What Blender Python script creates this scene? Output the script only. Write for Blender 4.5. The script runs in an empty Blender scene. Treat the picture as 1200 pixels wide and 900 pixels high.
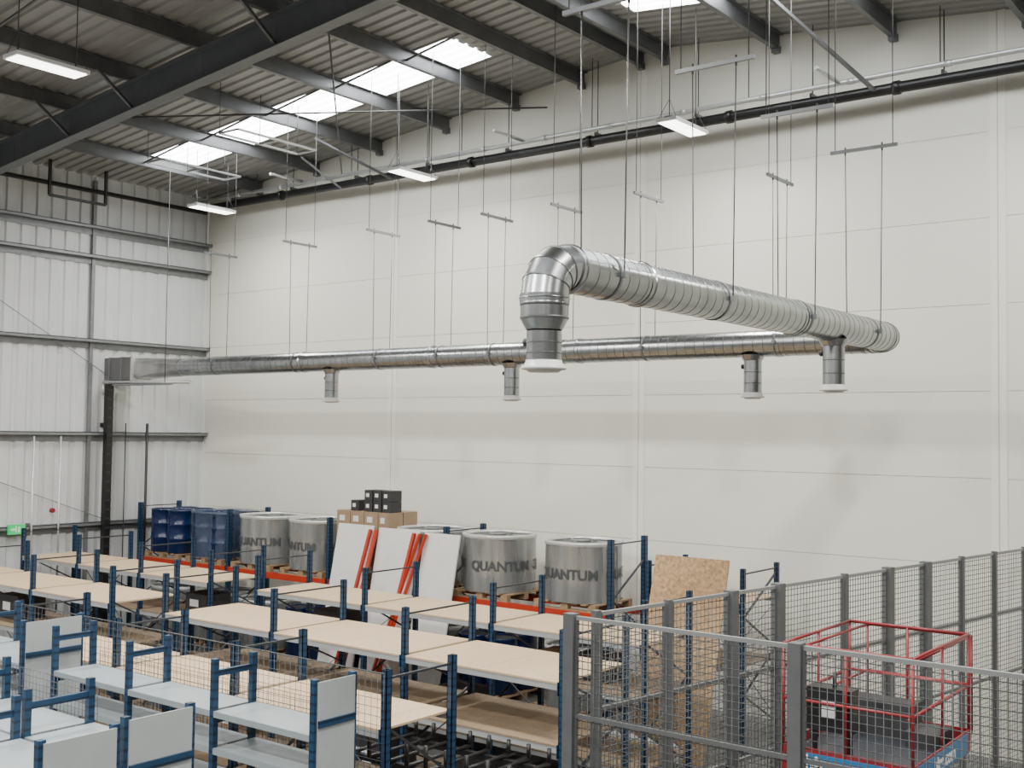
import bpy, math, random
from mathutils import Vector, Matrix
random.seed(7)
CZ=4.5
# ---------------------------------------------------------------- materials
def mat(name,col,rough=.6,metal=0.,emit=0.,noise=0.,nscale=8.,col2=None,bump=0.,bscale=40.,trans=0.,stretch=None,coat=0.):
    m=bpy.data.materials.new(name); m.use_nodes=True
    nt=m.node_tree; N=nt.nodes; L=nt.links
    b=N['Principled BSDF']; out=N['Material Output']
    b.inputs['Base Color'].default_value=(*col,1); b.inputs['Roughness'].default_value=rough; b.inputs['Metallic'].default_value=metal
    if coat: b.inputs['Coat Weight'].default_value=coat
    tc=N.new('ShaderNodeTexCoord'); mp=N.new('ShaderNodeMapping'); L.new(tc.outputs['Object'],mp.inputs[0])
    if stretch: mp.inputs['Scale'].default_value=stretch
    if noise>0 or col2:
        n=N.new('ShaderNodeTexNoise'); n.inputs['Scale'].default_value=nscale; n.inputs['Detail'].default_value=5
        L.new(mp.outputs[0],n.inputs['Vector'])
        r=N.new('ShaderNodeValToRGB'); r.color_ramp.elements[0].position=.3; r.color_ramp.elements[1].position=.7
        c2=col2 if col2 else tuple(max(0,c*(1-noise)) for c in col)
        r.color_ramp.elements[0].color=(*c2,1); r.color_ramp.elements[1].color=(*col,1)
        L.new(n.outputs['Fac'],r.inputs[0]); L.new(r.outputs[0],b.inputs['Base Color'])
    if bump>0:
        n2=N.new('ShaderNodeTexNoise'); n2.inputs['Scale'].default_value=bscale; L.new(mp.outputs[0],n2.inputs['Vector'])
        bp=N.new('ShaderNodeBump'); bp.inputs['Strength'].default_value=bump; bp.inputs['Distance'].default_value=.02
        L.new(n2.outputs['Fac'],bp.inputs['Height']); L.new(bp.outputs[0],b.inputs['Normal'])
    if emit: 
        b.inputs['Emission Color'].default_value=(*col,1); b.inputs['Emission Strength'].default_value=emit
    if trans>0:
        t=N.new('ShaderNodeBsdfTransparent'); mx=N.new('ShaderNodeMixShader'); mx.inputs[0].default_value=trans
        L.new(b.outputs[0],mx.inputs[1]); L.new(t.outputs[0],mx.inputs[2]); L.new(mx.outputs[0],out.inputs[0])
    return m
M={}
M['cream']=mat('cream_panel',(.79,.775,.68),.5,noise=.04,nscale=.5)
M['joint']=mat('panel_joint',(.50,.48,.42),.6)
M['flash']=mat('cream_flashing',(.83,.81,.72),.45)
M['clad']=mat('white_cladding',(.60,.61,.615),.45,noise=.08,nscale=1.5)
M['farw']=mat('far_wall_cladding',(.14,.14,.14),.6,noise=.4,nscale=.5)
M['girt']=mat('galv_girt',(.22,.23,.24),.45,metal=.4,noise=.2)
M['deck']=mat('roof_deck_sheet',(.29,.288,.275),.4,noise=.1,nscale=2)
M['sky']=mat('rooflight_grp',(.96,.98,1.),.4,emit=12,noise=.06,nscale=3)
M['rafter']=mat('rafter_paint',(.13,.14,.15),.5,noise=.12,nscale=3)
M['purlin']=mat('galv_purlin',(.16,.165,.17),.45,metal=.4,noise=.25,nscale=3)
M['black']=mat('black_metal',(.012,.012,.013),.4,noise=.2)
M['silver']=mat('galv_pipe',(.60,.61,.61),.35,metal=.6,noise=.15)
M['duct']=mat('galvanised_duct',(.40,.415,.42),.27,metal=1.,noise=.22,nscale=5)
M['seam']=mat('duct_seam',(.15,.16,.16),.35,metal=.9)
M['foil']=mat('silver_foil',(.50,.50,.49),.28,metal=.95,bump=.7,bscale=6,noise=.4,nscale=3)
M['ahu']=mat('duct_box_grey',(.15,.15,.148),.5,metal=.4)
M['white']=mat('white_plastic',(.82,.82,.80),.4,noise=.03)
M['valve']=mat('valve_offwhite',(.60,.60,.58),.4,noise=.05)
M['led']=mat('led_diffuser',(1,.99,.95),.4,emit=7)
M['wire']=mat('steel_wire',(.08,.08,.08),.4,metal=.5)
M['blue']=mat('blue_upright_paint',(.013,.048,.105),.4,noise=.2,nscale=12)
M['dgrey']=mat('dark_brace',(.045,.05,.06),.45,metal=.4)
M['gbeam']=mat('grey_beam_paint',(.33,.34,.34),.45,noise=.1)
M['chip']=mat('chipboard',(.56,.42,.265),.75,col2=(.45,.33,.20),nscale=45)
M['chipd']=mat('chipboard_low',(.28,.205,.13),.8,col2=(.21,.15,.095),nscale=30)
M['shelf']=mat('grey_steel_shelf',(.28,.315,.33),.4,noise=.06,nscale=6)
M['panel']=mat('grey_end_panel',(.36,.385,.385),.45,noise=.06,nscale=6)
M['orange']=mat('orange_beam_paint',(.46,.035,.012),.4,noise=.12)
M['wood']=mat('pallet_wood',(.36,.235,.13),.8,noise=.35,nscale=10)
M['bdrum']=mat('blue_plastic',(.007,.020,.075),.22,noise=.2,nscale=5)
M['gdrum']=mat('grey_drum',(.09,.095,.09),.5,noise=.3,nscale=4)
M['drumlid']=mat('drum_lid',(.30,.31,.30),.4,noise=.2,nscale=8)
M['wrap']=mat('stretch_wrap',(.52,.535,.525),.16,metal=.5,trans=.24,noise=.5,nscale=1.6,bump=.8,bscale=2.5,stretch=(3,3,.35))
M['wrapb']=mat('stretch_wrap_clear',(.15,.20,.30),.2,trans=.6,noise=.4,nscale=5,bump=.5,bscale=8,stretch=(2,2,.5))
M['wraprim']=mat('wrap_rim',(.60,.61,.59),.25,metal=.3,noise=.2)
M['ink']=mat('print_ink',(.06,.065,.07),.5)
M['inkw']=mat('print_white',(.75,.76,.75),.6)
M['pboard']=mat('plasterboard',(.74,.725,.70),.8,noise=.08,nscale=3)
M['osb']=mat('osb_flakes',(.56,.37,.19),.75,col2=(.28,.17,.085),nscale=22,bump=.2)
M['card']=mat('cardboard',(.33,.23,.14),.85,noise=.15)
M['bbox']=mat('black_box',(.03,.03,.032),.6,noise=.2)
M['label']=mat('paper_label',(.7,.7,.7),.7)
M['fence']=mat('fence_grey_paint',(.12,.126,.128),.45,metal=.2,noise=.15)
M['fwire']=mat('fence_wire',(.075,.08,.08),.45,metal=.3)
M['fencel']=mat('fence_rail_light',(.26,.27,.27),.4,metal=.3)
M['red']=mat('red_paint',(.24,.016,.02),.4,noise=.3,nscale=6)
M['lblue']=mat('lift_blue_panel',(.02,.15,.34),.4,noise=.1)
M['rubber']=mat('tyre_rubber',(.02,.02,.02),.8)
M['green']=mat('exit_green',(.02,.45,.13),.4,emit=.6)
M['concrete']=mat('concrete_floor',(.14,.138,.133),.45,noise=.18,nscale=.8)
M['bag']=mat('plastic_bag',(.55,.56,.58),.3,noise=.3,nscale=10)
def slot_upright():
    m=M['blue']; nt=m.node_tree; N=nt.nodes; L=nt.links; b=N['Principled BSDF']
    src=b.inputs['Base Color'].links[0].from_socket
    tc=N.new('ShaderNodeTexCoord'); sx=N.new('ShaderNodeSeparateXYZ'); L.new(tc.outputs['Object'],sx.inputs[0])
    a=N.new('ShaderNodeMath'); a.operation='MULTIPLY'; a.inputs[1].default_value=14; L.new(sx.outputs[2],a.inputs[0])
    f=N.new('ShaderNodeMath'); f.operation='FRACT'; L.new(a.outputs[0],f.inputs[0])
    g=N.new('ShaderNodeMath'); g.operation='GREATER_THAN'; g.inputs[1].default_value=.72; L.new(f.outputs[0],g.inputs[0])
    mx=N.new('ShaderNodeMix'); mx.data_type='RGBA'; L.new(g.outputs[0],mx.inputs[0]); L.new(src,mx.inputs[6]); mx.inputs[7].default_value=(.006,.018,.04,1)
    L.new(mx.outputs[2],b.inputs['Base Color'])
slot_upright()
# ---------------------------------------------------------------- mesh builder
class MB:
    def __init__(s): s.v=[];s.f=[];s.m=[];s.s=[];s.mats=[]
    def mi(s,k):
        if k not in s.mats: s.mats.append(k)
        return s.mats.index(k)
    def face(s,idx,k,sm=False): s.f.append(idx); s.m.append(s.mi(k)); s.s.append(sm)
    def quad(s,pts,k):
        o=len(s.v); s.v+= [tuple(p) for p in pts]; s.face(list(range(o,o+len(pts))),k)
    def hexa(s,P,k):
        o=len(s.v); s.v+=[tuple(p) for p in P]
        for q in ((0,3,2,1),(4,5,6,7),(0,1,5,4),(1,2,6,5),(2,3,7,6),(3,0,4,7)): s.face([o+i for i in q],k)
    def box(s,a,b,k):
        x0,x1=sorted((a[0],b[0]));y0,y1=sorted((a[1],b[1]));z0,z1=sorted((a[2],b[2]))
        s.hexa([(x0,y0,z0),(x1,y0,z0),(x1,y1,z0),(x0,y1,z0),(x0,y0,z1),(x1,y0,z1),(x1,y1,z1),(x0,y1,z1)],k)
    def beam(s,p,q,w,h,k,up=(0,0,1)):
        p=Vector(p);q=Vector(q);d=(q-p).normalized();u=Vector(up)
        if abs(d.dot(u))>.99:u=Vector((0,1,0))
        a=d.cross(u).normalized();b=a.cross(d).normalized();a*=w/2;b*=h/2
        s.hexa([p-a-b,p+a-b,p+a+b,p-a+b,q-a-b,q+a-b,q+a+b,q-a+b],k)
    def rings(s,R,k,n=24,ref=(0,0,1),cap=True,sm=True,hard=False):
        if hard:
            for j in range(len(R)-1): s.rings([R[j],R[j+1]],k,n,ref,cap=False)
            return
        ref=Vector(ref); o=len(s.v)
        for r in R:
            c=Vector(r[0]);d=Vector(r[1]).normalized();u=(ref-d*ref.dot(d)).normalized();v=d.cross(u)
            for i in range(n):
                t=2*math.pi*i/n; s.v.append(tuple(c+(u*math.cos(t)+v*math.sin(t))*r[2]))
        for j in range(len(R)-1):
            kk=R[j][3] if len(R[j])>3 and R[j][3] else k
            for i in range(n):
                a=o+j*n+i;b=o+j*n+(i+1)%n; s.face([a,b,b+n,a+n],kk,sm)
        if cap:
            s.face([o+i for i in range(n)][::-1],k); e=o+(len(R)-1)*n; s.face([e+i for i in range(n)],k)
    def cyl(s,p,q,r,k,n=8,r2=None):
        p=Vector(p);q=Vector(q);d=q-p
        ref=(0,0,1) if abs(d.normalized().z)<.9 else (1,0,0)
        s.rings([(p,d,r),(q,d,r if r2 is None else r2)],k,n,ref)
    def build(s,name,parent=None,loc=None):
        me=bpy.data.meshes.new(name); me.from_pydata(s.v,[],s.f)
        for k in s.mats: me.materials.append(M[k])
        me.polygons.foreach_set('material_index',s.m); me.polygons.foreach_set('use_smooth',s.s); me.update()
        o=bpy.data.objects.new(name,me); bpy.context.collection.objects.link(o)
        if parent:o.parent=parent
        if loc:o.location=loc
        return o
# ---------------------------------------------------------------- shell
WX=-22.36; WY=17.0; XR=-10.0; EX=8.; EY=-8.
def roofz(x): return CZ+5.50+.1*((x if x<XR else 2*XR-x)-WX)
b=MB(); b.box((WX-.3,EY-.2,-.1),(EX+.2,WY+.3,0),'concrete'); b.build('floor')
b=MB()
cols=[WX,-16.2,-10.3,-4.35,1.6,8]
zs=[0]; z=CZ-.57-1.25*3
while z<CZ+5.3: zs.append(z) if z>0.05 else None; z+=1.25
top=lambda x: roofz(x)+.02
b.quad([(WX,WY+.05,0),(8,WY+.05,0),(8,WY+.05,top(8)),(XR,WY+.05,top(XR)),(WX,WY+.05,top(WX))],'joint')
G=.003
for i in range(len(cols)-1):
    x0,x1=cols[i]+.006,cols[i+1]-.006
    zz=[a for a in zs if a<CZ+5.0]
    for j in range(len(zz)-1): b.box((x0,WY,zz[j]+G),(x1,WY+.05,zz[j+1]-G),'cream')
    xs=[x0]+([XR] if x0<XR<x1 else [])+[x1]
    P=[(x0,zz[-1]+G),(x1,zz[-1]+G)]+[(x,top(x)) for x in reversed(xs)]
    o=len(b.v); b.v+=[(x,WY,z) for x,z in P]; b.face(list(range(o,o+len(P))),'cream')
for c in cols[1:-1]:
    b.box((c-.11,WY-.012,0),(c+.11,WY,top(c)-.02),'flash')
    b.box((c-.006,WY-.016,0),(c+.006,WY-.012,top(c)-.03),'joint')
b.build('wall_back')
b=MB(); y=EY; p=.333
while y<WY:
    pts=[(0,y),(0,y+.19),(-.035,y+.22),(-.035,y+.303),(0,y+p)]
    for (d0,a0),(d1,a1) in zip(pts[:-1],pts[1:]):
        a0=min(a0,WY);a1=min(a1,WY)
        if a1>a0: b.quad([(WX+d0,a0,0),(WX+d1,a1,0),(WX+d1,a1,roofz(WX)),(WX+d0,a0,roofz(WX))],'clad')
    y+=p
b.build('wall_left')
b=MB(); b.box((EX,EY,0),(EX+.15,WY+.05,roofz(EX)),'farw'); b.build('wall_right')
b=MB(); b.v+=[(WX,EY,0),(EX,EY,0),(EX,EY,roofz(EX)),(XR,EY,roofz(XR)),(WX,EY,roofz(WX))]; b.face([0,1,2,3,4],'farw'); b.build('wall_front')
b=MB()
for zr in (4.3,3.66,1.82,-.2,-2.15):
    z=CZ+zr
    b.box((WX,EY,z-.1),(WX+.02,WY,z+.1),'girt'); b.box((WX,EY,z+.085),(WX+.17,WY,z+.1),'girt'); b.box((WX+.155,EY,z+.03),(WX+.17,WY,z+.1),'girt')
b.build('trim_left_girts')
b=MB()
for y in (13.95,5.9):
    b.box((WX,y-.04,0),(WX+.05,y+.04,roofz(WX)-.1),'girt')
b.beam((WX+.1,10.,CZ+3.6),(WX+.1,14.4,CZ+1.1),.015,.015,'girt'); b.beam((WX+.1,10.2,CZ-.5),(WX+.1,14.6,CZ-2.1),.015,.015,'girt')
b.build('trim_left_posts')
b=MB(); xs=[WX-.2,-20.5,-12.2,XR,-9.3,-2,EX+.1]
ps=.25; y=EY
def rl(x0,x1,y0,y1):
    m=(y0+y1)/2
    return (x0>=-20.6 and x1<=-12.1 and (14.04<=m<=15.1 or -1<=m<=0.)) or (x0>=-9.4 and x1<=-1.9 and (14.04<=m<=15.1 or 3.<=m<=4. or -4<=m<=-3))  # far strip is seen; the nearer ones are unseen, added for light
while y<WY+.05:
    pts=[(0,y),(0,y+.13),(.035,y+.155),(.035,y+.225),(0,y+ps)]
    for (d0,a0),(d1,a1) in zip(pts[:-1],pts[1:]):
        if a0>WY+.04: continue
        for i in range(len(xs)-1):
            x0,x1=xs[i],xs[i+1]; k='sky' if rl(x0,x1,a0,a1) else 'deck'
            b.quad([(x0,a0,roofz(x0)+d0),(x0,a1,roofz(x0)+d1),(x1,a1,roofz(x1)+d1),(x1,a0,roofz(x1)+d0)],k)
    y+=ps
b.build('ceiling')
b=MB()
for x in (-20.4,-18.5,-16.6,-14.75,-13.0,-11.5,-10.25,-9.75,-7.7,-5.8,-3.9,-2.,0,2,4,6):
    z=roofz(x)
    b.box((x-.01,EY,z-.24),(x+.01,WY-.02,z-.005),'purlin'); b.box((x-.08,EY,z-.25),(x+.01,WY-.02,z-.235),'purlin'); b.box((x-.01,EY,z-.02),(x+.08,WY-.02,z-.012),'purlin')
    b.box((x-.08,EY,z-.235),(x-.068,WY-.02,z-.205),'purlin')
    b.box((x-.09,WY-.12,z-.31),(x+.03,WY-.01,z-.2),'purlin')
for x0,x1 in ((-20.4,-18.5),(-18.5,-16.6),(-16.6,-14.75),(-14.75,-13.),(-13,-11.5),(-7.7,-5.8),(-5.8,-3.9)):
    for y in (14.4-.55,8.5): b.beam((x0,y,roofz(x0)-.18),(x1,y,roofz(x1)-.06),.03,.03,'purlin')
b.build('roof_purlins')
def rafter(y,name='roof_rafter'):
    b=MB()
    for xa,xb in ((WX+.2,XR),(XR,EX-.05)):
        za,zb=roofz(xa)-.25,roofz(xb)-.25; h=.52
        def pr(y0,y1,t,bt):
            b.hexa([(xa,y0,za-bt),(xb,y0,zb-bt),(xb,y1,zb-bt),(xa,y1,za-bt),(xa,y0,za-t),(xb,y0,zb-t),(xb,y1,zb-t),(xa,y1,za-t)],'rafter')
        pr(y-.11,y+.11,0,.02); pr(y-.11,y+.11,h-.02,h); pr(y-.008,y+.008,.02,h-.02)
    xa,xb=WX+.2,WX+1.2
    b.hexa([(xa,y-.09,roofz(xa)-1.15),(xb,y-.09,roofz(xb)-.78),(xb,y+.09,roofz(xb)-.78),(xa,y+.09,roofz(xa)-1.15),(xa,y-.09,roofz(xa)-.76),(xb,y-.09,roofz(xb)-.76),(xb,y+.09,roofz(xb)-.76),(xa,y+.09,roofz(xa)-.76)],'rafter')
    b.box((WX+.2,y-.1,0),(WX+.22,y+.1,roofz(WX)-.3),'rafter');b.box((WX+.58,y-.1,0),(WX+.6,y+.1,roofz(WX)-.4),'rafter');b.box((WX+.22,y-.01,0),(WX+.58,y+.01,roofz(WX)-.4),'rafter')
    for x in (-18.5,-16.6,-13,-9.75):
        for s_ in (-1,1): b.beam((x,y+.05*s_,roofz(x)-.7),(x,y+.75*s_,roofz(x)-.2),.05,.05,'purlin')
    for x in (-20.4,-18.5,-16.6,-14.75,-13.0,-11.5): b.box((x-.05,y-.012,roofz(x)-.73),(x-.03,y+.1,roofz(x)-.27),'rafter')
    return b.build(name)
rafter(11.05); rafter(5.2); rafter(-.6)
b=MB()
def R(x,y,d=.28): return (x,y,roofz(x)-d)
b.cyl(R(-17.6,16.8,.5),R(-12.2,11.3,.5),.016,'wire',6); b.cyl(R(-12.2,16.8,.5),R(-17.8,11.3,.5),.016,'wire',6)
b.cyl(R(-16.7,15.2,.3),(-15.9,16.6,CZ+5.1),.03,'purlin',6)
b.beam(R(-6.8,14.4,.2),(-6.,16.6,CZ+5.2),.05,.05,'purlin'); b.beam(R(-18.,16.,.2),(-17.4,16.6,CZ+5.1),.04,.04,'purlin')
b.build('roof_bracing')
b=MB()
def pipe(p,q,r,k,fl=None,coupl=2.9):
    b.cyl(p,q,r,k,14)
    P=Vector(p);Q=Vector(q);L=(Q-P).length;n=int(L/coupl) if coupl else 0
    for i in range(1,n+1):
        c=P.lerp(Q,i/(n+1)); d=(Q-P).normalized(); b.cyl(c-d*.05,c+d*.05,r*1.25,fl or k,14)
pipe((WX+.25,16.68,CZ+5.20),(8,16.68,CZ+5.20),.085,'black','black')
pipe((WX+.3,EY,CZ+5.1),(WX+.3,16.7,CZ+5.1),.05,'black','black',0)
for x in range(-21,8,2): b.box((x-.02,16.6,CZ+5.27),(x+.02,17,CZ+5.33),'girt'); b.cyl((x,16.68,CZ+5.2),(x,16.68,roofz(x)-.01),.01,'wire',6)
b.build('rainwater_pipe')
b=MB()
pipe((WX+.3,16.5,CZ+5.33),(8,16.5,CZ+5.40),.04,'silver','silver',1.45)
for x in (-20,-17,-14,-11,-8,-5,-2): b.cyl((x,16.5,CZ+5.4),(x,16.5,roofz(x)-.01),.009,'wire',6)
for x in (-18.5,-12.5,-6.5): b.cyl((x,16.5,CZ+5.37),(x,15.6,CZ+5.37),.03,'silver',8)
b.build('sprinkler_pipe')
b=MB()
b.beam((WX+.5,12.6,CZ+4.8),(WX+.5,13.9,CZ+4.8),.07,.05,'black'); b.beam((WX+.5,12.6,CZ+4.8),(WX+.5,12.6,roofz(WX+.5)-.01),.06,.05,'black'); b.beam((WX+.5,13.9,CZ+4.8),(WX+.5,13.9,roofz(WX+.5)-.01),.06,.05,'black')
b.build('pipe_bracket')
# ---------------------------------------------------------------- ventilation duct
DY=14.6; DX=-5.05; DZ=CZ+1.28; DR=.185
b=MB()
def straight(p,q,r,ref,pitch=.15,k='duct',n=40):
    p=Vector(p);q=Vector(q);d=(q-p);L=d.length;d.normalize();Rg=[(p,d,r)];s=pitch*.5
    while s<L-.03:
        Rg+=[(p+d*s,d,r,'seam'),(p+d*(s+.002),d,r+.0025,'seam'),(p+d*(s+.008),d,r+.0025,'seam'),(p+d*(s+.010),d,r)]; s+=pitch
    Rg.append((q,d,r)); b.rings(Rg,k,n,ref,hard=True)
def collar(c,d,r,w=.06,k='duct',ref=(0,0,1)):
    c=Vector(c);d=Vector(d).normalized(); b.rings([(c-d*w,d,r),(c-d*w,d,r+.006),(c-d*w*.2,d,r+.006),(c,d,r+.014),(c+d*w*.2,d,r+.006),(c+d*w,d,r+.006),(c+d*w,d,r)],k,40,ref,hard=True)
def elbow(c,a0,a1,Rb,r,e1,e2,ref,gores=5):
    c=Vector(c);e1=Vector(e1);e2=Vector(e2);Rg=[]
    def pt(t,rr,k=None):
        return (c+Rb*(math.cos(t)*e1+math.sin(t)*e2),(-math.sin(t)*e1+math.cos(t)*e2),rr,k)
    for g in range(gores+1):
        t=a0+(a1-a0)*g/gores; dt=.02*(1 if a1>a0 else -1)
        Rg+=[pt(t-dt,r,'seam'),pt(t-dt*.6,r+.006,'seam'),pt(t+dt*.6,r+.006,'seam'),pt(t+dt,r)]
    b.rings(Rg,'duct',40,ref,hard=True)
ER=.34
straight((-19.9,DY,DZ),(DX-ER,DY,DZ),DR,(0,0,1))
for x in (-16.2,-12.95,-9.9,-6.6): collar((x,DY,DZ),(1,0,0),DR)
elbow((DX-ER,DY-ER,DZ),math.pi/2,0,ER,DR,(1,0,0),(0,1,0),(0,0,1))
FY=6.95; VR=.25
straight((DX,DY-ER,DZ),(DX,FY+VR,DZ),DR,(0,0,1))
for y in (11.5,8.3): collar((DX,y,DZ),(0,1,0),DR)
collar((DX,FY+VR+.06,DZ),(0,1,0),DR,.05)
elbow((DX,FY+VR,DZ-VR),math.pi/2,math.pi,VR,DR,(0,1,0),(0,0,1),(1,0,0),4)
zt=DZ-VR
collar((DX,FY,zt-.01),(0,0,-1),DR,.03,ref=(1,0,0))
D=(0,0,-1)
def vr(lst,k='duct',x=DX,y=FY,n=32): b.rings([((x,y,zz),D,r)+((kk,) if kk else ()) for zz,r,kk in lst],k,n,(1,0,0),hard=True)
vr([(zt-.02,DR,None),(zt-.05,DR+.004,'seam'),(zt-.06,DR+.004,'seam'),(zt-.07,DR,None),(zt-.15,DR,'seam'),(zt-.155,DR+.004,'seam'),(zt-.165,DR+.004,'seam'),(zt-.17,DR-.004,None),(zt-.24,.145,None),(zt-.25,.138,None)])
def drop(x,y,ztop,zbot,r,tee=True):
    L=[]
    if tee: L+= [(ztop,r+.05,None),(ztop-.07,r+.012,None)]
    L+=[(ztop-.08,r,None)]; step=(ztop-.08-zbot)/3
    for i in range(2):
        z=ztop-.08-step*(i+1); L+=[(z,r,'seam'),(z-.002,r+.003,'seam'),(z-.010,r+.003,'seam'),(z-.012,r,None)]
    L.append((zbot,r,None)); vr(L,x=x,y=y)
    b.rings([((x,y,zbot+.02),D,r+.004),((x,y,zbot-.0),D,r+.004),((x,y,zbot-.0),D,r+.012),((x,y,zbot-.025),D,r+.014),((x,y,zbot-.03),D,r+.036),((x,y,zbot-.05),D,r+.036),((x,y,zbot-.055),D,r+.0),((x,y,zbot-.07),D,r-.02)],'valve',32,(1,0,0))
    b.cyl((x-r-.03,y-.02,ztop-.16),(x-r+.02,y-.02,ztop-.16),.035,'black',10)
drop(DX,FY,zt-.18,CZ+.53,.135,False)
for x in (-15.46,-11.25,-7.0): drop(x,DY,DZ-DR+.03,CZ+.58,.125)
drop(DX,12.65,DZ-DR+.03,CZ+.58,.125)
def sq(t,h,e):
    c,s=math.cos(t),math.sin(t); q=(abs(c)**e+abs(s)**e)**(-1/e); return h*c*q,h*s*q
o=len(b.v); n=32; st=[(-19.9,DR,2.),(-20.0,DR+.01,2.),(-20.4,.20,3.),(-20.8,.215,6),(-21.3,.225,14)]
for x,h,e in st:
    for i in range(n):
        yy,zz=sq(2*math.pi*i/n,h,e); b.v.append((x,DY+yy*1.15 if e>3 else DY+yy,DZ+zz))
for j in range(len(st)-1):
    for i in range(n):
        a=o+j*n+i;c=o+j*n+(i+1)%n; b.face([a,c,c+n,a+n],'foil',j<2)
b.box((-21.3,DY-.32,DZ-.26),(-21.35,DY+.32,DZ+.26),'silver')
b.box((-21.35,DY-.30,DZ-.24),(WX+.01,DY+.30,DZ+.24),'ahu')
for x in (-21.7,-22.15): b.box((x-.02,DY-.315,DZ-.255),(x+.02,DY+.315,DZ+.255),'girt')
b.build('ventilation_duct')
def hanger(x,y,axis):
    b=MB(); h=.42; zb=CZ+3.55
    a=Vector((1,0,0)) if axis=='x' else Vector((0,1,0)); c=Vector((x,y,zb))
    b.beam(c-a*h,c+a*h,.035,.04,'girt')
    for s in (-1,1):
        e=c+a*h*.86*s; tz=roofz(e.x)-.01
        b.cyl(e,(e.x,e.y,tz),.006,'wire',5)
        f=c+a*(DR+.025)*s; 
        b.cyl(c+a*h*.55*s,(f.x,f.y,DZ),.0065,'wire',5)
        b.cyl(c+a*h*.55*s+Vector((0,0,.05)),c+a*h*.55*s-Vector((0,0,.05)),.012,'wire',6)
        b.box((f.x-.02,f.y-.02,DZ-.02),(f.x+.02,f.y+.02,DZ+.03),'girt')
    d=Vector((0,1,0)) if axis=='x' else Vector((1,0,0)); cc=Vector((x,y,DZ))
    b.rings([(cc-d*.012,d,DR+.003),(cc-d*.012,d,DR+.008),(cc+d*.012,d,DR+.008),(cc+d*.012,d,DR+.003)],'girt',28,(0,0,1),hard=True)
    b.build('duct_hanger')
for x in (-18.8,-16.4,-14.2,-12.75,-11.6,-10.2,-8.7,-6.6): hanger(x,DY,'y')
for y in (13.6,11.6,9.67,7.75): hanger(DX,y,'x')
# ---------------------------------------------------------------- lights
def lamp(x,y,z=CZ+4.6,en=140):
    b=MB()
    b.box((x-.17,y-.5,z),(x+.17,y+.5,z+.05),'white'); b.box((x-.06,y-.45,z+.05),(x+.06,y+.45,z+.09),'girt')
    b.box((x-.14,y-.47,z-.012),(x-.01,y+.47,z),'led'); b.box((x+.01,y-.47,z-.012),(x+.14,y+.47,z),'led')
    for s in (-1,1):
        b.cyl((x,y+.4*s,z+.09),(x,y+.4*s,roofz(x)-.01),.008,'wire',5)
        b.cyl((x,y+.4*s,z+.35),(x-.15,y+.47*s,z+.05),.005,'wire',5); b.cyl((x,y+.4*s,z+.35),(x+.15,y+.47*s,z+.05),.005,'wire',5)
    o=b.build('hanging_led_light')
    l=bpy.data.lights.new('lamp_glow','AREA'); l.shape='RECTANGLE'; l.size=.34; l.size_y=1.0; l.energy=en; l.color=(1,.98,.93)
    lo=bpy.data.objects.new('lamp_glow',l); bpy.context.collection.objects.link(lo); lo.location=(x,y,z-.03); lo.parent=o
for x in (-19.5,-13.8,-8.3,-2.6,3.): lamp(x,14.9,en=125)
for x in (-19.,-13.5,-8.,-2.5,3.): lamp(x,7.7,en=440)
for x in (-19.,-13.5,-8.,-2.5,3.): lamp(x,1.,en=440)  # out-of-frame row, added to light the hall
for x in (-19.,-13.5,-8.,-2.5,3.): lamp(x,-5.,en=300)  # unseen row behind the camera, added as extra light
b=MB()
for (x,y,z) in ((-18.6,13.6,CZ+5.05),(-16.2,13.4,CZ+5.2),):
    b.beam((x,y-.9,z),(x,y+.9,z),.05,.03,'silver');b.beam((x+.5,y-.9,z),(x+.5,y+.9,z),.05,.03,'silver')
    for s in (-.9,0,.9):
        b.beam((x,y+s,z),(x+.5,y+s,z),.03,.03,'silver'); b.cyl((x,y+s,z),(x,y+s,roofz(x)-.01),.007,'wire',5)
b.build('cable_tray')
# ---------------------------------------------------------------- left wall services
b=MB()
X=WX+.22
b.box((X-.06,14.22,.2),(X+.08,14.36,CZ+.95),'black')
for z in range(0,26): b.box((X+.08,14.22,.3+z*.2),(X+.09,14.36,.34+z*.2),'dgrey')
b.box((WX,14.24,CZ-3),(X,14.3,CZ-2.9),'black'); b.box((WX,14.24,CZ),(X,14.3,CZ+.1),'black')
b.build('cable_riser')
b=MB()
b.cyl((X,14.15,CZ+.98),(X+2.6,14.5,CZ+.96),.035,'silver',10); b.cyl((X,14.15,CZ+.98),(X,14.15,CZ+.7),.035,'silver',10)
b.box((X+.4,14.1,CZ+.90),(X+2.2,14.35,CZ+.925),'girt')
b.cyl((X+1.9,14.37,CZ+.96),(X+1.9,14.37,roofz(X+1.9)-.01),.008,'wire',6)
b.build('conduit_pipe')
b=MB()
for y in (15.3,): b.cyl((WX+.2,y,.3),(WX+.2,y,CZ+.1),.03,'black',8)
b.cyl((WX+.2,14.75,.3),(WX+.2,14.75,CZ+.1),.012,'dgrey',8)
b.cyl((WX+.2,12.6,.3),(WX+.2,12.6,CZ-.2),.02,'silver',8); b.cyl((WX+.2,13.2,.3),(WX+.2,13.2,CZ-.2),.02,'silver',8)
b.box((WX+.0,15.28,CZ-1.8),(WX+.2,15.32,CZ-1.7),'girt'); b.box((WX,12.58,CZ-2.1),(WX+.2,12.62,CZ-2.0),'girt')
b.build('wall_conduit')
b=MB(); b.box((WX+.17,12.1,CZ-2.2),(WX+.24,12.45,CZ-2.0),'green')
b.box((WX+.24,12.14,CZ-2.12),(WX+.245,12.24,CZ-2.08),'inkw'); b.box((WX+.24,12.29,CZ-2.16),(WX+.245,12.33,CZ-2.04),'inkw'); b.box((WX+.24,12.24,CZ-2.16),(WX+.245,12.26,CZ-2.03),'inkw')
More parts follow.
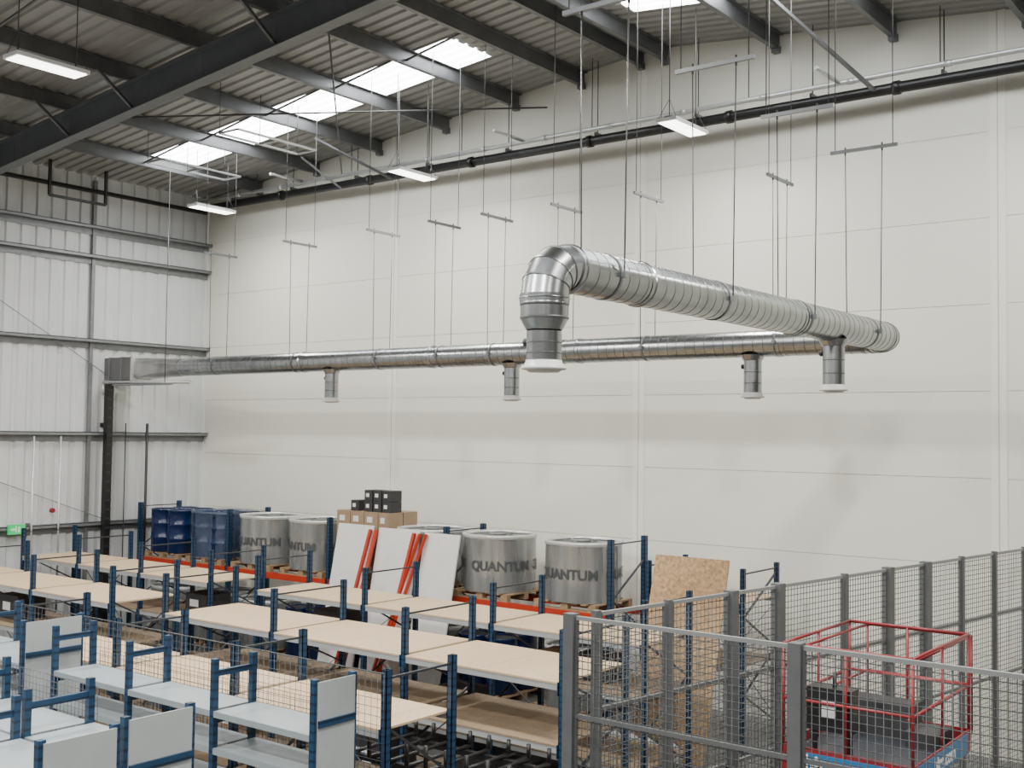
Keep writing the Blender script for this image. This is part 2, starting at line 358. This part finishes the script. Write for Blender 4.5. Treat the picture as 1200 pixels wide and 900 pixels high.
b.build('exit_sign')
b=MB(); b.cyl((WX+.17,13.05,CZ-1.75),(WX+.24,13.05,CZ-1.75),.05,'red',16); b.build('fire_alarm_sounder')
# ---------------------------------------------------------------- racks
def frame(b,x,y0,y1,z1,k='blue',w=.07):
    for y in (y0+w/2,y1-w/2):
        b.box((x-w*.45,y-w/2,0),(x+w*.45,y-w/2+.008,z1),k); b.box((x-w*.45,y+w/2-.008,0),(x+w*.45,y+w/2,z1),k)
        b.box((x+w*.45-.008,y-w/2,0),(x+w*.45,y+w/2,z1),k); b.box((x-w*.45,y-w/2,0),(x-w*.45+.008,y+w/2,z1),k)
        b.box((x-.07,y-.06,0),(x+.07,y+.06,.01),'dgrey')
    z=.25;f=0
    while z+.55<z1:
        a,c=(y0+w,y1-w) if f else (y1-w,y0+w); b.beam((x,a,z),(x,c,z+.55),.03,.02,'dgrey'); z+=.55; f=1-f
    b.beam((x,y0+w,z1-.08),(x,y1-w,z1-.08),.02,.02,'dgrey')
def longspan(xs,y0,y1,z1,levels,name='longspan_shelving',brace=True):
    b=MB()
    for x in xs: frame(b,x,y0,y1,z1)
    for i in range(len(xs)-1):
        a,c=xs[i]+.035,xs[i+1]-.035
        for zl,k in levels:
            for y in (y0+.02,y1-.02):
                b.box((a,y-.02,zl-.085),(c,y+.02,zl-.02),'gbeam')
                b.box((a,y-.03,zl-.14),(a+.012,y+.03,zl),'blue'); b.box((c-.012,y-.03,zl-.14),(c,y+.03,zl),'blue')
            n=2; 
            for j in range(n):
                xa=a+(c-a)*j/n; xb=a+(c-a)*(j+1)/n
                b.box((xa+.002,y0-.005,zl-.02),(xb-.002,y1+.005,zl),k)
        if brace and i%2==0:
            b.beam((a,y1,.3),(c,y1,z1-.6),.02,.006,'dgrey'); b.beam((c,y1,.3),(a,y1,z1-.6),.02,.006,'dgrey')
    return b.build(name)
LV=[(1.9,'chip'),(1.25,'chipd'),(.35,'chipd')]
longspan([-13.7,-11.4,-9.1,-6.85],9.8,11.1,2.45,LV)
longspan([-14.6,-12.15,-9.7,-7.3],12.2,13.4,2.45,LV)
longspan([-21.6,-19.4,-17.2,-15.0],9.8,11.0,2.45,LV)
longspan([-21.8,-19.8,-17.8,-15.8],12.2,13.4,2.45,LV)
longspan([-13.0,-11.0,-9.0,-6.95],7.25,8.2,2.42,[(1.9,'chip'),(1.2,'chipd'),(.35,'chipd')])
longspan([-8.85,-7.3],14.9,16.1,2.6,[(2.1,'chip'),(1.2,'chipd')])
def meshpanel(b,p0,u,L,z0,z1,s=.06,r=.0022,k='fwire',sz=None):
    p0=Vector(p0);u=Vector(u).normalized();n=int(L/s); sz=sz or s
    for i in range(n+1):
        q=p0+u*(L*i/n); b.cyl((q.x,q.y,z0),(q.x,q.y,z1),r,k,4)
    m=int((z1-z0)/sz)
    for j in range(m+1):
        z=z0+(z1-z0)*j/m; b.cyl((p0.x,p0.y,z),(p0.x+u.x*L,p0.y+u.y*L,z),r,k,4)
b=MB()
meshpanel(b,(-12.9,7.2,0),(1,0,0),6.0,1.5,2.4,.075,.0026)
for z in (1.5,2.4): b.cyl((-12.9,7.2,z),(-6.9,7.2,z),.006,'fwire',6)
b.build('mesh_back_panel')
def shelving(xs,y0,y1,z1,levels,endpanel=True,name='steel_shelving',back=True):
    b=MB()
    w=.05
    for x in xs:
        for y in (y0,y1-w): b.box((x-w/2,y,0),(x+w/2,y+w,z1),'blue')
        b.beam((x,y0+w,z1-.12),(x,y1-w,z1-.12),.03,.05,'blue'); b.beam((x,y0+w,z1-.5),(x,y1-w,z1-.5),.03,.05,'blue')
    for i in range(len(xs)-1):
        a,c=xs[i]+w/2,xs[i+1]-w/2
        for zl in levels:
            b.box((a,y0+.01,zl-.01),(c,y1-.01,zl),'shelf'); b.box((a,y0,zl-.05),(c,y0+.012,zl),'shelf'); b.box((a,y1-.012,zl-.05),(c,y1,zl),'shelf')
    if endpanel:
        for x in (xs[-1],):
            b.box((x+w/2,y0+.03,z1-1.9),(x+w/2+.012,y1-.03,z1-.02),'panel')
            b.box((x+w/2+.012,y0+.03,z1-.36),(x+w/2+.03,y1-.03,z1-.31),'blue')
    return b.build(name)
T=CZ-1.9
shelving([-10.1,-8.9,-7.7,-6.5],6.0,6.45,T,[T-.42,T-.72,T-1.05,T-1.4,T-1.75])
shelving([-16.5,-15.3,-14.1,-12.9,-11.7,-10.5],5.9,6.55,T+.02,[T-.4,T-.75,T-1.1,T-1.45])
shelving([-12.5,-11.3,-10.1,-8.9,-7.7,-6.5],3.77,4.33,T,[T-.3,T-.75,T-1.2])
shelving([-12.5,-11.3,-10.1,-8.9,-7.7,-6.5],4.36,4.91,T+.03,[T-.3,T-.75,T-1.2])
b=MB(); meshpanel(b,(-12.5,4.95,0),(1,0,0),4.8,T-.6,T-.05,.05); meshpanel(b,(-10.1,6.5,0),(1,0,0),3.6,T-.9,T-.3,.05)
b.build('shelf_mesh_divider')
b=MB()
for i in range(9):
    x=-8.6+i*.26
    b.cyl((x,8.5,1.15),(x,9.5,1.15),.022,'black',8); b.cyl((x,8.5,1.15),(x,8.5,1.4),.022,'black',8); b.cyl((x,9.5,1.15),(x,9.5,1.3),.022,'black',8)
for y in (8.6,9.4): b.box((-8.7,y-.03,1.07),(-6.4,y+.03,1.13),'black'); 
for x in (-8.6,-6.5):
    for y in (8.6,9.4): b.box((x-.03,y-.03,0),(x+.03,y+.03,1.07),'black')
b.build('tube_stillage')
RX=[-21.95,-18.87,-15.9,-12.98,-9.6]; RZ=CZ-2.82
b=MB()
for x in RX: frame(b,x,15.0,16.1,2.85,w=.09)
for i in range(len(RX)-1):
    a,c=RX[i]+.045,RX[i+1]-.045
    for y in (15.02,16.08):
        b.box((a,y-.025,RZ-.12),(c,y+.025,RZ),'orange'); b.box((a,y-.035,RZ-.2),(a+.015,y+.035,RZ+.02),'orange'); b.box((c-.015,y-.035,RZ-.2),(c,y+.035,RZ+.02),'orange')
b.build('pallet_rack')
def pallet(b,x,y,z,w=1.2,d=1.0):
    for s in (-1,0,1):
        b.box((x-w/2,y+s*(d/2-.05)-.05,z),(x+w/2,y+s*(d/2-.05)+.05,z+.022),'wood')
        for t in (-1,0,1): b.box((x+t*(w/2-.07)-.07,y+s*(d/2-.05)-.05,z+.022),(x+t*(w/2-.07)+.07,y+s*(d/2-.05)+.05,z+.1),'wood')
    for t in range(7): 
        xx=x-w/2+t*(w-.1)/6; b.box((xx,y-d/2,z+.1),(xx+.1,y+d/2,z+.122),'wood')
def drum(b,x,y,z,r,h,k,lid):
    U=(0,0,1)
    prof=[(0,r*.95),(.02,r),(.3*h,r),(.32*h,r+.012),(.35*h,r+.012),(.37*h,r),(.63*h,r),(.65*h,r+.012),(.68*h,r+.012),(.7*h,r),(.96*h,r),(.97*h,r+.01),(h,r+.01),(h,r-.02),(h-.03,r-.03)]
    b.rings([((x,y,z+a),U,q) for a,q in prof],k,20,(1,0,0))
    b.rings([((x,y,z+h-.03),U,r-.031),((x,y,z+h-.022),U,r-.035)],lid,20,(1,0,0))
    b.cyl((x+r*.6,y,z+h-.03),(x+r*.6,y,z+h),.03,lid,8); b.cyl((x-r*.6,y,z+h-.03),(x-r*.6,y,z+h-.005),.02,lid,8)
def text(s,loc,rot,size,parent,k='ink'):
    c=bpy.data.curves.new('printed_text','FONT'); c.body=s; c.size=size; c.align_x='CENTER'; c.align_y='CENTER'; c.extrude=.001; c.offset=.006
    c.materials.append(M[k]); o=bpy.data.objects.new('printed_text',c); o.location=loc; o.rotation_euler=rot; bpy.context.collection.objects.link(o); o.parent=parent
def text_template(s,size):
    c=bpy.data.curves.new('tmp','FONT'); c.body=s; c.size=size; c.align_x='CENTER'; c.align_y='CENTER'; c.offset=.006; c.resolution_u=4
    o=bpy.data.objects.new('tmp',c); bpy.context.collection.objects.link(o); bpy.context.view_layer.update()
    me=bpy.data.meshes.new_from_object(o.evaluated_get(bpy.context.evaluated_depsgraph_get()))
    V=[tuple(v.co) for v in me.vertices]; F=[list(p.vertices) for p in me.polygons]
    bpy.data.objects.remove(o); bpy.data.curves.remove(c); bpy.data.meshes.remove(me); return V,F
TV,TF=text_template('QUANTUM',.225)
HULL=2.35
def hull(t,R): 
    c,s=math.cos(t),math.sin(t); q=(abs(c)**HULL+abs(s)**HULL)**(-1/HULL); return R*c*q,R*s*q
def drumpallet(x,y,z,kind,ph=0):
    b=MB(); 
    pallet(b,x,y,z,1.2,1.1); zb=z+.125; blue=kind in('blue','bluew')
    if blue: r=.28;h=.93;ox=.29;oy=.275
    else: r=.245;h=.93;ox=.262;oy=.262
    for sx in (-1,1):
        for sy in (-1,1): drum(b,x+sx*ox,y+sy*oy,zb,r,h,'bdrum' if blue else 'gdrum','bbox' if blue else 'drumlid')
    HR=.60
    if kind!='blue':
        n=72; o=len(b.v); lv=[(.0,.0),(.3,.0),(.75,.0),(.9,.0),(.93,.002),(.955,.014),(1.0,.014),(1.0,-.02),(.96,-.03)]
        for q,off in lv:
            for i in range(n):
                t=2*math.pi*i/n
                if kind=='bluew':
                    e=r+.016+off; px=.29*max(-1,min(1,math.cos(t)*1.9))+e*math.cos(t); py=.275*max(-1,min(1,math.sin(t)*1.9))+e*math.sin(t)
                else:
                    px,py=hull(t,HR+off+.004*math.sin(9*t+q*2))
                b.v.append((x+px,y+py,zb+q*(h+.03)))
        for j in range(len(lv)-1):
            for i in range(n):
                a=o+j*n+i;c=o+j*n+(i+1)%n; b.face([a,c,c+n,a+n],'wraprim' if j>=4 and not blue else ('wrap' if kind=='grey' else 'wrapb'),True)
        if kind=='grey':
            o=len(b.v); 
            for i in range(n):
                px,py=hull(2*math.pi*i/n,HR-.02); b.v.append((x+px,y+py,zb+h*.93))
            b.face([o+i for i in range(n)],'wrap')
    if kind=='grey':
        for m in range(3):
            o=len(b.v)
            for u,v,_ in TV:
                t=ph+m*2*math.pi/3+u/(HR*1.04); px,py=hull(t,HR+.016); b.v.append((x+px,y+py,zb+.44+v))
            for f in TF: b.face([o+i for i in f],'ink')
    return b.build('wrapped_drum_pallet' if kind!='blue' else 'blue_drum_pallet')
ph0=-math.pi/2+math.radians(35)
for x,k,dp in ((-21.1,'blue',0),(-19.65,'bluew',0),(-18.15,'grey',-.35),(-16.65,'grey',-.9),(-13.75,'grey',0),(-12.2,'grey',.1),(-10.45,'grey',-.55)): drumpallet(x,15.55,RZ,k,ph0+dp)
for x,k in ((-21.1,'grey'),(-19.65,'grey'),(-18.15,'grey'),(-16.65,'blue'),(-14.95,'blue'),(-13.6,'grey'),(-12.2,'blue'),(-10.45,'grey')): drumpallet(x,15.55,0,k,ph0)
def cbox(x,y,z,w,d,h,k,rot=0):
    b=MB(); b.box((-w/2,-d/2,0),(w/2,d/2,h-.004),k)
    b.box((-w*.3,-d/2-.002,h*.35),(w*.1,-d/2,h*.7),'label')
    b.box((-w/2,-d/2,h-.004),(w/2,-.003,h),k); b.box((-w/2,.003,h-.004),(w/2,d/2,h),k)
    o=b.build('cardboard_box' if k=='card' else 'black_product_box',loc=(x,y,z)); o.rotation_euler=(0,0,rot)
b=MB(); pallet(b,-15.08,15.5,RZ); b.build('wooden_pallet')
for i,x in enumerate((-15.56,-15.2,-14.84,-14.52)):
    for j in range(4):
        for yy in (15.25,15.65): cbox(x,yy,RZ+.125+j*.3,.345 if i<3 else .26,.37,.298,'card')
for i,x in enumerate((-15.3,-14.95,-14.72,-14.49)):
    for j in range((1,2,2,2)[i]): cbox(x,15.25,RZ+1.327+j*.2,.2,.3,.195,'bbox')
for i in range(4): 
    for j in range(2): cbox(-8.6+j*.33,15.2 if i%2 else 15.6,2.102+(i//2)*.2,.3,.3,.195,'bbox')
# stock on lower rack levels
for x,y,zl,w,d,h,k in ((-8.3,10.2,.351,.5,.45,.4,'bbox'),(-7.6,10.3,.351,.45,.4,.35,'card'),(-9.8,10.2,.351,.7,.5,.45,'bbox'),(-12.6,10.3,.351,.6,.5,.4,'card'),(-10.6,12.7,.351,.6,.5,.5,'bbox'),(-8.3,12.8,1.251,.5,.4,.35,'bbox'),(-9.0,12.8,1.251,.4,.4,.3,'card'),(-13.3,12.8,1.251,.6,.5,.4,'bbox'),(-16.6,12.8,1.251,.6,.5,.35,'bbox'),(-18.5,10.4,1.251,.6,.5,.4,'bbox')):
    cbox(x,y,zl,w,d,h,k,.0)
def lean(x0,x1,yb,yt,h,th,k,name,zb=0,sk=0):
    b=MB(); P=[(x0+sk,yb,zb),(x1+sk,yb,zb),(x1+sk,yb+th,zb),(x0+sk,yb+th,zb),(x0,yt,h),(x1,yt,h),(x1,yt+th,h),(x0,yt+th,h)]
    b.hexa(P,k); return b.build(name)
lean(-15.45,-14.55,14.3,14.85,2.78,.03,'pboard','plasterboard_sheet')
lean(-14.4,-13.42,14.3,14.84,2.76,.03,'pboard','plasterboard_sheet')
lean(-13.3,-12.5,14.28,14.84,2.74,.03,'pboard','plasterboard_sheet')
for x,dx in ((-14.56,-.1),(-14.42,-.06),(-13.5,-.12),(-13.36,-.45),(-13.22,-.5)):
    b=MB(); b.beam((x+dx,13.95,.03),(x,14.78,2.72),.07,.04,'orange'); b.beam((x+dx-.0,13.945,.03),(x+dx,13.98,.13),.12,.02,'orange',up=(0,1,0)); b.build('loose_orange_beam')
lean(-8.62,-7.42,14.0,14.75,2.72,.02,'osb','osb_board')
b=MB()
for i in range(5):
    x=-9.0+i*.3; b.rings([((x,13.7,.0),(0,0,1),.12),((x,13.7,.1),(0,0,1),.2),((x,13.7,.25),(0,0,1),.17),((x,13.7,.33),(0,0,1),.06)],'bag',12,(1,0,0))
b.build('plastic_bags')
# ---------------------------------------------------------------- fences
FT=CZ-1.4
def fence(p,q,posts,name,post_w=.09,sz=.052):
    b=MB(); P=Vector((*p,0));Q=Vector((*q,0));u=(Q-P).normalized()
    for s in posts:
        pw=post_w
        if s<0: s=-s; pw=post_w*.55
        c=P+u*s; b.beam((c.x,c.y,0),(c.x,c.y,FT+.02),pw,pw,'fence',up=u); b.beam((c.x,c.y,0),(c.x,c.y,.012),.18,.18,'fence',up=u)
    ps_=[abs(s) for s in posts]
    for a,c in zip(ps_[:-1],ps_[1:]):
        A=P+u*(a+post_w*.6);C=P+u*(c-post_w*.6)
        for z in (FT-.01,FT-.75,FT-1.5,.15): b.beam((A.x,A.y,z),(C.x,C.y,z),.03,.03,'fencel' if z>FT-.1 else 'fence')
        for e in (A,C): b.beam((e.x,e.y,.15),(e.x,e.y,FT),.02,.02,'fence',up=u)
        meshpanel(b,A,u,(C-A).length,.15,FT,sz,.0036,'fwire',.055)
    return b.build(name)
fence((-4.98,7.25),(0.6,7.25),[0,1.83,3.7,5.5],'mesh_fence')
fence((-4.93,7.4),(-3.55,16.6),[-.1,-1.0,1.9,2.65,-3.85,4.75,5.6,-6.5,-7.4,-8.3,9.2],'mesh_fence',.1)
# ---------------------------------------------------------------- scissor lift
def lift(x0,x1,y0,y1,ztop,name='scissor_lift'):
    b=MB(); zf=ztop-.93; r=.014
    b.box((x0+.08,y0+.1,.18),(x1-.08,y1-.1,.62),'red'); b.box((x0+.07,y0+.4,.25),(x0+.08,y1-.4,.55),'lblue'); b.box((x1-.08,y0+.4,.25),(x1-.07,y1-.4,.55),'lblue')
    for x in (x0+.03,x1-.03):
        for y in (y0+.32,y1-.32): 
            b.cyl((x-.07,y,.2),(x+.07,y,.2),.2,'rubber',20); b.cyl((x-.075,y,.2),(x+.075,y,.2),.09,'white',12)
    n=max(1,int((zf-.75)/.3)); hz=(zf-.1-.65)/n
    for i in range(n):
        za=.65+i*hz; zb=za+hz
        for x in (x0+.14,x1-.14):
            b.beam((x,y0+.2,za),(x,y1-.2,zb),.05,.09,'red'); b.beam((x+.055,y1-.2,za),(x+.055,y0+.2,zb),.05,.09,'red')
        for y,z in ((y0+.2,za),(y1-.2,za)): b.cyl((x0+.12,y,z),(x1-.06,y,z),.03,'black',8)
        b.cyl((x0+.1,(y0+y1)/2,(za+zb)/2),(x1-.06,(y0+y1)/2,(za+zb)/2),.03,'black',8)
    b.box((x0,y0,zf-.1),(x1,y1,zf),'dgrey'); b.box((x0+.03,y0+.03,zf),(x1-.03,y1-.03,zf+.006),'dgrey')
    b.box((x0-.012,y0-.012,zf-.12),(x1+.012,y0,zf+.1),'red'); b.box((x0-.012,y0,zf+.02),(x0,y1,zf+.1),'red'); b.box((x1,y0,zf-.1),(x1+.012,y1,zf+.1),'red'); b.box((x0,y1,zf-.1),(x1,y1+.012,zf+.1),'red')
    b.box((x0+.08,y0-.02,zf-.11),(x1-.08,y0-.012,zf+.06),'lblue'); b.box((x1+.012,y0+.1,zf-.09),(x1+.018,y1-.1,zf+.08),'lblue')
    P=[(x0,y0),(x1,y0),(x1,y1),(x0,y1)]
    for i in range(4):
        a=P[i];c=P[(i+1)%4]
        for z in (ztop,ztop-.45): b.cyl((*a,z),(*c,z),r,'red',8)
        L=math.dist(a,c); m=max(1,round(L/.6))
        for j in range(m): t=j/m; b.cyl((a[0]+(c[0]-a[0])*t,a[1]+(c[1]-a[1])*t,zf),(a[0]+(c[0]-a[0])*t,a[1]+(c[1]-a[1])*t,ztop),r,'red',8)
    b.box((x0+.2,y0+.02,zf+.25),(x0+.58,y0+.2,zf+.6),'black'); b.box((x0+.33,y0+.014,zf+.36),(x0+.45,y0+.02,zf+.5),'label'); b.cyl((x0+.4,y0+.12,zf+.6),(x0+.4,y0+.12,zf+.72),.018,'black',8)
    b.box((x0+.22,y0+.05,zf+.006),(x0+.26,y0+.1,zf+.25),'black'); b.box((x0+.52,y0+.05,zf+.006),(x0+.56,y0+.1,zf+.25),'black')
    b.box((x0+.1,y1-.4,zf+.006),(x0+.7,y1-.08,zf+.3),'bbox'); b.box((x0+.72,y1-.6,zf+.006),(x1-.08,y1-.2,zf+.14),'bbox')
    for z in (ztop-.06,ztop-.5): b.cyl((x0+.06,y0+.06,z),(x0+.06,y1+.3,z),r*.9,'red',8); b.cyl((x1-.06,y0+.06,z),(x1-.06,y1+.3,z),r*.9,'red',8); b.cyl((x0+.06,y1+.3,z),(x1-.06,y1+.3,z),r*.9,'red',8)
    for x in (x0+.06,x1-.06): b.cyl((x,y1+.3,zf),(x,y1+.3,ztop-.06),r*.9,'red',8)
    b.box((x0+.05,y1+.012,zf-.02),(x1-.05,y1+.32,zf+.02),'gbeam')
    o=b.build(name)
    text('hire.com',(x0+.5,y0-.024,zf-.02),(math.pi/2,0,0),.17,o,'inkw')
    text('hire.com',(x1+.022,(y0+y1)/2,zf+.0),(math.pi/2,0,math.pi/2),.16,o,'inkw')
    return o
lift(-4.05,-2.97,9.05,10.55,CZ-1.74)
b=MB()
for dx in (-.19,.19):
    b.box((dx-.08,0,.06),(dx+.08,1.15,.12),'red'); b.cyl((dx-.05,1.0,.04),(dx+.05,1.0,.04),.04,'rubber',10)
b.box((-.27,-.12,.06),(.27,0,.45),'red'); b.cyl((-.1,-.2,.09),(.1,-.2,.09),.09,'rubber',14); b.cyl((0,-.2,.1),(0,-.2,.5),.05,'black',10)
b.cyl((0,-.2,.45),(0,-.45,1.15),.02,'red',8); b.cyl((-.12,-.45,1.15),(.12,-.45,1.15),.02,'black',8); b.cyl((-.12,-.45,1.15),(0,-.4,1.02),.015,'black',8); b.cyl((.12,-.45,1.15),(0,-.4,1.02),.015,'black',8)
b.build('pallet_truck',loc=(-2.6,13.2,0))
cbox(-3.1,15.6,0,.6,.5,.5,'card'); cbox(-2.3,15.7,0,.5,.5,.7,'bbox')
# ---------------------------------------------------------------- world, camera
w=bpy.data.worlds.new('World'); bpy.context.scene.world=w; w.use_nodes=True
w.node_tree.nodes['Background'].inputs[0].default_value=(1.0,.97,.92,1); w.node_tree.nodes['Background'].inputs[1].default_value=.95
cam=bpy.data.cameras.new('Camera'); co=bpy.data.objects.new('Camera',cam); bpy.context.collection.objects.link(co)
cam.lens=39.9; cam.sensor_width=36; cam.clip_end=200
a,p,r=math.radians(37.6),math.radians(2.45),math.radians(.73)
co.matrix_world=Matrix.Translation((0,0,CZ))@Matrix.Rotation(a,4,'Z')@Matrix.Rotation(math.pi/2+p,4,'X')@Matrix.Rotation(r,4,'Z')
bpy.context.scene.camera=co
